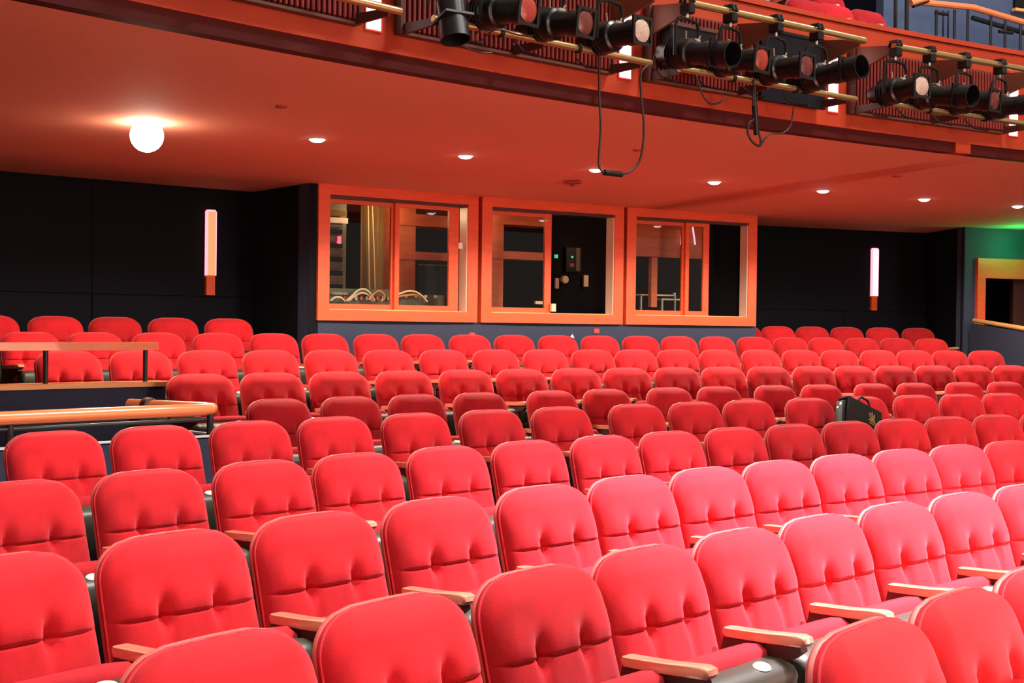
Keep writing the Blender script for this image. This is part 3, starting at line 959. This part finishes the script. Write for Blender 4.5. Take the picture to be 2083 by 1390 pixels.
Rd = 24.62
dangle('hanging_cable', 'long black cable loop hanging below the third slot to a plug', [(1219, 100), (1219, 190), (1222, 260), (1218, 330), (1224, 348), (1232, 351), (1262, 354), (1288, 345), (1304, 318), (1310, 260), (1304, 190), (1304, 150), (1318, 132)],
       Rd, 0.007, 'cable', [((1229, 351), (1264, 355), 0.018)])
dangle('hanging_cable', 'black cable bundle hanging from centre of the middle bay', [(1534, 160), (1532, 200), (1534, 240), (1524, 250), (1521, 268), (1530, 288), (1545, 297), (1547, 282), (1541, 265), (1534, 248)],
       Rd, 0.008, 'cable', [((1535, 215), (1539, 275), 0.020), ((1534, 175), (1535, 215), 0.014)])
dangle('hanging_cable', 'thin black cable sagging from the board to the cable bundle', [(1615, 217), (1608, 255), (1592, 271), (1570, 272), (1556, 282), (1547, 297)], Rd, 0.006)
dangle('hanging_cable', 'thin black cable dipping below the left half of middle bay', [(1415, 150), (1424, 180), (1436, 203), (1448, 212), (1465, 208), (1478, 196)], Rd, 0.006)
dangle('hanging_cable', 'short black cable drooping under the downward pointing spotlight', [(905, 70), (945, 95), (975, 106), (1000, 108)], Rd, 0.006)
dangle('hanging_cable', 'thin cable looping between the spotlights of the left bay', [(985, 55), (967, 72), (975, 85), (1010, 60), (1060, 72), (1100, 70)], Rd, 0.005)

# ------------------------------------------------------------------ the theatre seat
def seat_back(front=True):
    """upholstered back: a grid wrapped over a rounded outline, tufted at two points on a seam."""
    nx, nz = 36, 34
    zb, zt, lean = 0.37, 0.86, 0.285
    zc, ca, cb = 0.750, 0.135, 0.110

    def hw(z):
        base = 0.252 - 0.006 * max(0, (z - 0.45)) / 0.3
        if z > zc:
            s = (z - zc) / cb
            return base - ca * (1 - sqrt(max(0.0, 1 - min(1, s) ** 2.4)))
        if z < zb + 0.05:
            s = (zb + 0.05 - z) / 0.05
            return base - 0.04 * (1 - sqrt(max(0, 1 - s * s)))
        return base
    V, F = [], []
    zs = [zb + (zt - zb) * (0.5 - 0.5 * cos(pi * j / nz)) * 0.45 + (zt - zb) * (j / nz) * 0.55 for j in range(nz + 1)]
    zs = sorted([z for z in zs if abs(z - 0.656) > 0.012] + [0.645, 0.650, 0.653, 0.656, 0.659, 0.662, 0.667])
    nz = len(zs) - 1
    for z in zs:
        hh = hw(z)
        for i in range(nx + 1):
            s = i / nx * 2 - 1
            s = 0.45 * sin(s * pi / 2) + 0.55 * s
            x = s * hh
            zz = z + 0.010 * (1 - (x / 0.25) ** 2) * max(0, (z - 0.6) / 0.26)
            e = min(hh - abs(x), (zt - z) * 1.0, (z - zb))
            if z > zc and abs(x) > 0.09:
                e = min(e, (hh - abs(x)) * 0.9)
            e = max(0, min(1, e / 0.055))
            puff = 0.050 * sqrt(1 - (1 - e) ** 2)
            puff += 0.014 * max(0, 1 - (x / 0.22) ** 2) * e
            zs_ = 0.656
            # seam
            puff -= 0.007 * math.exp(-((z - zs_) / 0.003) ** 2) * e
            d = z - zs_
            # plump roll above the seam, flatter pad beneath it
            if d > 0:
                puff += 0.020 * (1 - math.exp(-d / 0.025)) * math.exp(-(d / 0.10) ** 2) * e
            for xc in (-0.092, 0.092):
                dx = x - xc * (1 - 0.15 * max(0, -d))
                up = 0.058 if d > 0 else 0.030
                puff -= 0.050 * math.exp(-(dx / (0.017 + max(0, d) * 0.30)) ** 2) * math.exp(-(d / up) ** 2) * e
                if d < 0:
                    puff -= 0.013 * math.exp(-(dx / 0.014) ** 2) * max(0, 1 + d / 0.30) * e
            y = 0.012 - lean * (zt - zz) - puff
            V.append((x, y, zz))
    n = nx + 1
    for j in range(nz):
        for i in range(nx):
            F.append((j * n + i, j * n + i + 1, (j + 1) * n + i + 1, (j + 1) * n + i))
    # rim vertices in order, used for back shell and piping
    rim = [j * n for j in range(nz + 1)] + [nz * n + i for i in range(1, nx + 1)] + [j * n + nx for j in range(nz - 1, -1, -1)] + [i for i in range(nx - 1, 0, -1)]
    pts = [V[i] for i in rim]
    # close the cushion behind
    k = len(V)
    V += [(p[0], p[1] + 0.018, p[2]) for p in pts]
    m = len(rim)
    for a in range(m):
        F.append((rim[a], rim[(a + 1) % m], k + (a + 1) % m, k + a))
    F.append(tuple(range(k, k + m)))
    return (V, F), pts


(cush, rimpts) = seat_back()
m = len(rimpts)
outer = [Vector(p) + Vector((0, 0.018, 0)) for p in rimpts]
cen = sum(outer, Vector()) / m
shell_s = []
for off, sc_ in ((0.0, 1.0), (0.002, 1.006), (0.011, 1.007), (0.022, 0.975)):
    shell_s.append([tuple(cen + (p - cen) * sc_ + Vector((0, off, 0))) for p in outer])
shellV = loft(shell_s)
pipe_path = [Vector(p) + Vector((0, 0.004, 0)) for p in rimpts]
hi = [p for p in pipe_path[2:] if p.z > 0.39]


def profile_loft(prof, xs):
    cy = sum(p[0] for p in prof) / len(prof)
    cz = sum(p[1] for p in prof) / len(prof)
    return loft([[(x, cy + (p[0] - cy) * s, cz + (p[1] - cz) * s) for p in prof] for x, s in xs])


pan_prof = [(-0.298, 0.568), (-0.345, 0.572), (-0.385, 0.560), (-0.402, 0.535), (-0.398, 0.48), (-0.365, 0.38), (-0.325, 0.30), (-0.285, 0.275), (-0.265, 0.30), (-0.285, 0.45)]
pan_xs = [(-0.232, 0.82), (-0.226, 0.93), (-0.21, 0.985), (-0.18, 1), (0.18, 1), (0.21, 0.985), (0.226, 0.93), (0.232, 0.82)]
cus_prof = [(-0.302, 0.562), (-0.298, 0.588), (-0.270, 0.602), (-0.235, 0.596), (-0.205, 0.565), (-0.190, 0.50), (-0.185, 0.42), (-0.195, 0.34), (-0.225, 0.30), (-0.262, 0.31), (-0.288, 0.43)]
cus_xs = [(-0.236, 0.70), (-0.230, 0.86), (-0.212, 0.96), (-0.17, 1), (-0.08, 1.02), (0.08, 1.02), (0.17, 1), (0.212, 0.96), (0.230, 0.86), (0.236, 0.70)]
arm_prof = [(-0.145, 0.606), (-0.150, 0.618), (-0.30, 0.625), (-0.425, 0.636), (-0.446, 0.630), (-0.450, 0.615), (-0.440, 0.602), (-0.30, 0.594), (-0.155, 0.590)]
arm_xs = [(-0.302, 0.90), (-0.298, 0.98), (-0.290, 1), (-0.260, 1), (-0.252, 0.98), (-0.248, 0.90)]
brk_prof = [(-0.15, 0.596), (-0.425, 0.606), (-0.430, 0.585), (-0.40, 0.560), (-0.33, 0.545), (-0.27, 0.515), (-0.235, 0.46), (-0.215, 0.36), (-0.205, 0.04), (-0.24, 0.03), (-0.25, 0.0), (-0.09, 0.0), (-0.10, 0.03), (-0.125, 0.04), (-0.115, 0.36), (-0.13, 0.50)]
plate_shape = xf(lathe([(0.001, 0.004), (0.030, 0.004), (0.034, 0.0)], 18, 'z'), Matrix.Translation((0.085, -0.357, 0.570)) @ Matrix.Rotation(rad(14), 4, 'X') @ Matrix.Scale(0.75, 4, (0, 1, 0)))

ME = {
    'backrest': mesh('backrest', cush, M['fabric'], 50),
    'back_shell': mesh('back_shell', shellV, M['shell'], 40),
    'piping': mesh('piping', tube(hi, 0.0042, 6), M['piping'], 60),
    'seat_cushion': mesh('seat_cushion', profile_loft(cus_prof, cus_xs), M['fabric_dark'], 60),
    'seat_pan': mesh('seat_pan', profile_loft(pan_prof, pan_xs), M['pan'], 45),
    'number_plate': mesh('number_plate', plate_shape, M['plate'], 40),
    'armrest': mesh('armrest', profile_loft(arm_prof, arm_xs), M['armwood'], 50),
    'arm_bracket': mesh('arm_bracket', prism(brk_prof, -0.292, -0.258), M['bracket'], 30),
    'hinge': mesh('hinge', join(tube([(-0.275, -0.17, 0.40), (0.275, -0.17, 0.40)], 0.014, 8), rbox(-0.248, -0.232, -0.19, -0.11, 0.37, 0.47, 0.004, 1), rbox(0.232, 0.248, -0.19, -0.11, 0.37, 0.47, 0.004, 1)), M['steel_dark']),
}
NAMES = ('backrest', 'back_shell', 'piping', 'seat_cushion', 'seat_pan', 'armrest', 'arm_bracket', 'hinge')


def seat_proto(right_arm):
    r = bpy.data.objects.new('theatre_seat', None)
    r.empty_display_size = 0.1
    ks = {}
    for nme in NAMES:
        o = bpy.data.objects.new(nme, ME[nme])
        o.parent = r
        ks[nme] = o
    p = bpy.data.objects.new('number_plate', ME['number_plate'])
    p.parent = ks['seat_pan']
    ks['seat_pan']['label'] = 'dark olive plastic seat pan'
    if right_arm:
        for nme in ('armrest', 'arm_bracket'):
            o = bpy.data.objects.new(nme, ME[nme])
            o.parent = r
            o.location.x = 0.55
    return r


PROTO, PROTO2 = seat_proto(False), seat_proto(True)


def put_seat(R, t, ztop, wsc, label, group, right_arm=False, lowered=False, jitter=0.0):
    r = dup(PROTO2 if right_arm else PROTO)
    r.location = pol(R, t, ztop - SEAT_H)
    r.rotation_euler.z = -rad(t)
    r.scale.x = wsc
    tag(r, label, 'seat', group)
    if lowered or jitter:
        for ch in r.children:
            if ch.name.split('.')[0] in ('seat_cushion', 'seat_pan'):
                # swing about the hinge line
                a = rad(68 if lowered else jitter)
                h = Vector((0, -0.17, 0.40))
                mtx = Matrix.Translation(h) @ Matrix.Rotation(a, 4, 'X') @ Matrix.Translation(-h)
                ch.matrix_local = mtx
    return r


ROWNAME = {'Z': 'the nearest row at lower right', 'A': 'the second nearest row', 'B': 'the third nearest row', 'C': 'the fourth nearest row', 'D': 'the fifth nearest row',
           'E': 'the sixth nearest row', 'F': 'the seventh nearest row', 'G': 'the eighth nearest row', 'H': 'the ninth row, directly below the booth windows',
           'I': 'the back row left of the booth', 'J': 'the back row right of the booth'}
for k, (R, z, ts) in ROWS.items():
    for i, t in enumerate(ts):
        last = i == len(ts) - 1
        gap = (ts[i + 1] - t) * rad(1) * R if not last else 9
        lab = 'red tufted theatre seat, %s from left in %s' % (ORD[i], ROWNAME[k])
        if k == 'D' and i == 11:
            lab = 'red theatre seat behind and under the black briefcase'
        put_seat(R, t, z, WSC[k], lab, 'theatre seats in ' + ROWNAME[k], last or gap > 0.605, k == 'D' and i == 11, random.uniform(-4, 5))

# balcony seats, only their tops look over the front
bal = [(25.75, 2.53, [-36.2, -34.95, -33.45, -32.52, -31.6, -30.7], 'front balcony row'), (26.75, 2.985, [-34.4, -33.2, -31.65, -30.85, -29.98], 'middle balcony row'),
       (27.7, 3.40, [-31.6, -30.5, -29.2], 'rear balcony row')]
for R, z, ts, nm in bal:
    for i, t in enumerate(ts):
        put_seat(R, t, z, 0.9 if R < 26 else 0.88, 'red balcony seat top, %s from left in the %s' % (ORD[i], nm), 'seats in the ' + nm)

# ------------------------------------------------------------------ left stair well: walls, ledge and rails
struct('wall_stair_front', join(arc(25.45, 25.53, -62, -45.65, -2.7, -0.621), arc(25.45, 26.0, -45.75, -45.62, -2.7, -0.621)), 'navy')
struct('trim_1', join(arc(25.445, 25.475, -62, -45.62, -0.621, -0.611), arc(25.54, 26.0, -45.70, -45.66, -0.621, -0.611)), 'white')
struct('wall_stair_rear', arc(27.42, 27.52, -62, -43.93, -2.7, -0.445), 'navy')
struct('wall_stair_side', arc(25.53, 27.42, -45.8, -45.7, -2.7, ROWS['E'][1] - 0.86), 'navy')
struct('trim_2', arc(27.38, 27.56, -62, -43.91, -0.447, -0.415), 'woodlight')
gr = thing('guard_rail', 'flat wooden guard rail on dark posts above the oak ledge', 'rail')
obj('top_rail', arc(27.42, 27.50, -60, -44.05, -0.20, -0.148), 'railwood', gr)
for t in (-57.2, -54.2, -51.2, -48.6, -45.70, -44.21):
    p = pol(27.46, t, -0.415)
    obj('post', tube([p, p + Vector((0, 0, 0.222))], 0.017, 10), 'steel_dark', gr, 40)
hr = thing('round_handrail', 'thick round wooden handrail turning a corner by the stair well', 'rail')
path = [pol(25.49, t, -0.475) for t in [-60 + 0.5 * i for i in range(29)]]
path += [pol(25.50, -45.80, -0.475), pol(25.53, -45.72, -0.475), pol(25.58, -45.72, -0.475), pol(25.75, -45.86, -0.475), pol(26.08, -46.12, -0.475)]
obj('rail', tube(path, 0.034, 14), 'railwood', hr, 50)
obj('under_rail', tube([p + Vector((0, 0, -0.055)) for p in path[:-4]], 0.011, 8), 'steel_dark', hr, 50)
for t in (-57, -54, -51, -48.35, -45.8):
    p = pol(25.49, t, -0.625)
    obj('post', tube([p, p + Vector((0, 0, 0.125))], 0.019, 10), 'steel_dark', hr, 40)
sp = pol(25.95, -46.02, -0.475)
bag2 = thing('hanging_bag', 'dark cloth bag hung by a strap over the round handrail', 'bag', sp, rad(46))
obj('strap', lathe([(0.036, -0.03), (0.045, -0.025), (0.045, 0.025), (0.036, 0.03)], 18, 'y'), 'bracket', bag2, 40)
obj('pouch', rbox(-0.10, 0.10, -0.07, 0.07, -0.36, -0.06, 0.03, 2), 'blackfab', bag2, 40)

# ------------------------------------------------------------------ the black bag left on a seat
tb, zb_ = px(1746, 857, 24.85)
bag = frame_thing('shoulder_bag', 'black flap briefcase with gold emblem tilted on a fifth row seat', 'bag', 24.86, tb, zb_)
BM = Matrix.Rotation(rad(-2), 4, 'Z') @ Matrix.Rotation(rad(21), 4, 'Y') @ Matrix.Rotation(rad(-14), 4, 'X') @ Matrix.Scale(0.93, 4)


def bobj(name, shape, mat, parent, smooth=None):
    return obj(name, xf(shape, BM), mat, parent, smooth)


bobj('bag_body', rbox(-0.20, 0.20, -0.065, 0.07, -0.17, 0.125, 0.036, 3), 'blackfab', bag, 40)
fl = bobj('flap', join(rbox(-0.205, 0.205, -0.075, -0.055, -0.10, 0.13, 0.008, 1), rbox(-0.205, 0.205, -0.075, 0.04, 0.112, 0.134, 0.010, 2)), 'blackfab', bag, 40)
bobj('gusset', rbox(-0.218, -0.19, -0.045, 0.05, -0.15, 0.10, 0.013, 3), 'black', bag, 40)
em = []
for a, b, c, d_ in ((0.045, 0.075, 0.07, 0.02), (0.075, 0.085, 0.085, 0.02), (0.105, 0.075, 0.10, 0.02), (0.04, 0.015, 0.13, 0.005), (0.05, -0.005, 0.12, -0.012), (0.06, 0.03, 0.115, 0.022)):
    em.append(tube([(a, -0.077, b), (c, -0.077, d_)], 0.005, 6))
bobj('emblem', join(*em), 'gold', fl)
bobj('handle', tube([(0.0, 0, 0.13), (0.0, 0, 0.19), (0.02, 0, 0.215), (0.10, 0, 0.215), (0.125, 0, 0.19), (0.13, 0, 0.13)], 0.010, 8), 'black', bag, 50)
bobj('buckle', join(box(-0.222, -0.212, -0.02, 0.0, 0.06, 0.08), box(-0.222, -0.212, 0.01, 0.025, 0.035, 0.05)), 'silver', bag)

# paper tag stuck on a seat of the ninth row
tt, zz = px(1163, 686, ROWS['H'][0] - 0.05)
pt = frame_thing('paper_tag', 'small white paper corner on a ninth row seat top', 'paper', ROWS['H'][0] - 0.06, tt, zz)
obj('tag_sheet', prism([(-0.025, 0.005), (0.0, 0.03), (0.028, -0.012)], -0.002, 0.0, 'y'), 'paper', pt)

# ------------------------------------------------------------------ balcony railings on the right
br = thing('balcony_rail', 'wooden balcony handrail on thin black posts before the blue wall', 'rail')
Rp = 27.6
pts = [at(1846, 2, Rp), at(1978, 15, Rp), at(2083, 46, Rp), at(2200, 84, Rp)]
obj('top_rail', tube(pts, 0.035, 10), 'railwood', br, 30)
obj('shadow_rail', tube([p + Vector((0.02, 0.05, -0.10)) for p in pts[1:]], 0.028, 8), 'steel_dark', br, 30)
for u, vb in ((1905, 75), (1942, 82), (1969, 88), (2016, 95), (2045, 98), (2076, 104)):
    a = at(u, 20 if u < 1980 else 20 + (u - 1978) * .3, Rp)
    b = at(u + 3, vb, Rp)
    b.x, b.y = a.x, a.y
    obj('post', tube([b + Vector((0, 0, -0.5)), a], 0.016, 8), 'steel_dark', br, 40)
for u, vb in ((1919, 78), (1929, 80)):
    a, b = at(u, 22, Rp + .3), at(u, vb, Rp + .3)
    b.x, b.y = a.x, a.y
    obj('thin_post', tube([b + Vector((0, 0, -0.5)), a], 0.010, 8), 'steel_dark', br, 40)
for u0, u1, v in ((1903, 1928, 26), (2032, 2060, 64)):
    obj('cross_bar', tube([at(u0, v, Rp), at(u1, v + 3, Rp)], 0.020, 8), 'steel_dark', br, 40)
tag(obj('rail_post', tube([at(1822, 62, 26.4) + Vector((0, 0, -0.4)), at(1822, -12, 26.4)], 0.018, 8), 'steel_dark', None, 40), 'single black post left of the cable rail, nearer one', 'post')
tag(obj('rail_post', tube([at(1845, 66, 26.2) + Vector((0, 0, -0.4)), at(1845, -12, 26.2)], 0.020, 8), 'steel_dark', None, 40), 'single black post right beside the last front balcony seat', 'post')
ur = thing('upper_rail', 'short wooden rail end high at the top right corner', 'rail')
obj('rail', tube([at(1852, 6, 27.2), at(1885, -3, 27.2)], 0.035, 10), 'railwood', ur, 40)
obj('under_rail', tube([at(1857, 12, 27.2), at(1888, 1, 27.2)], 0.022, 8), 'steel_dark', ur, 40)
dk = thing('upper_door', 'dark doorway with pale sill at the top right corner', 'door')
obj('dark_leaf', arcpx(2066, 2110, -60, 17, 28.25, 0.03), 'black', dk)
obj('sill', arcpx(2066, 2110, 18, 24, 28.2, 0.06), 'woodlight', dk)
add_light('AREA', 'balcony_lamp', pol(24.5, -27, 6.0), pol(28.2, -27, 3.2), 160, (0.85, 0.92, 1.0), 0.6)
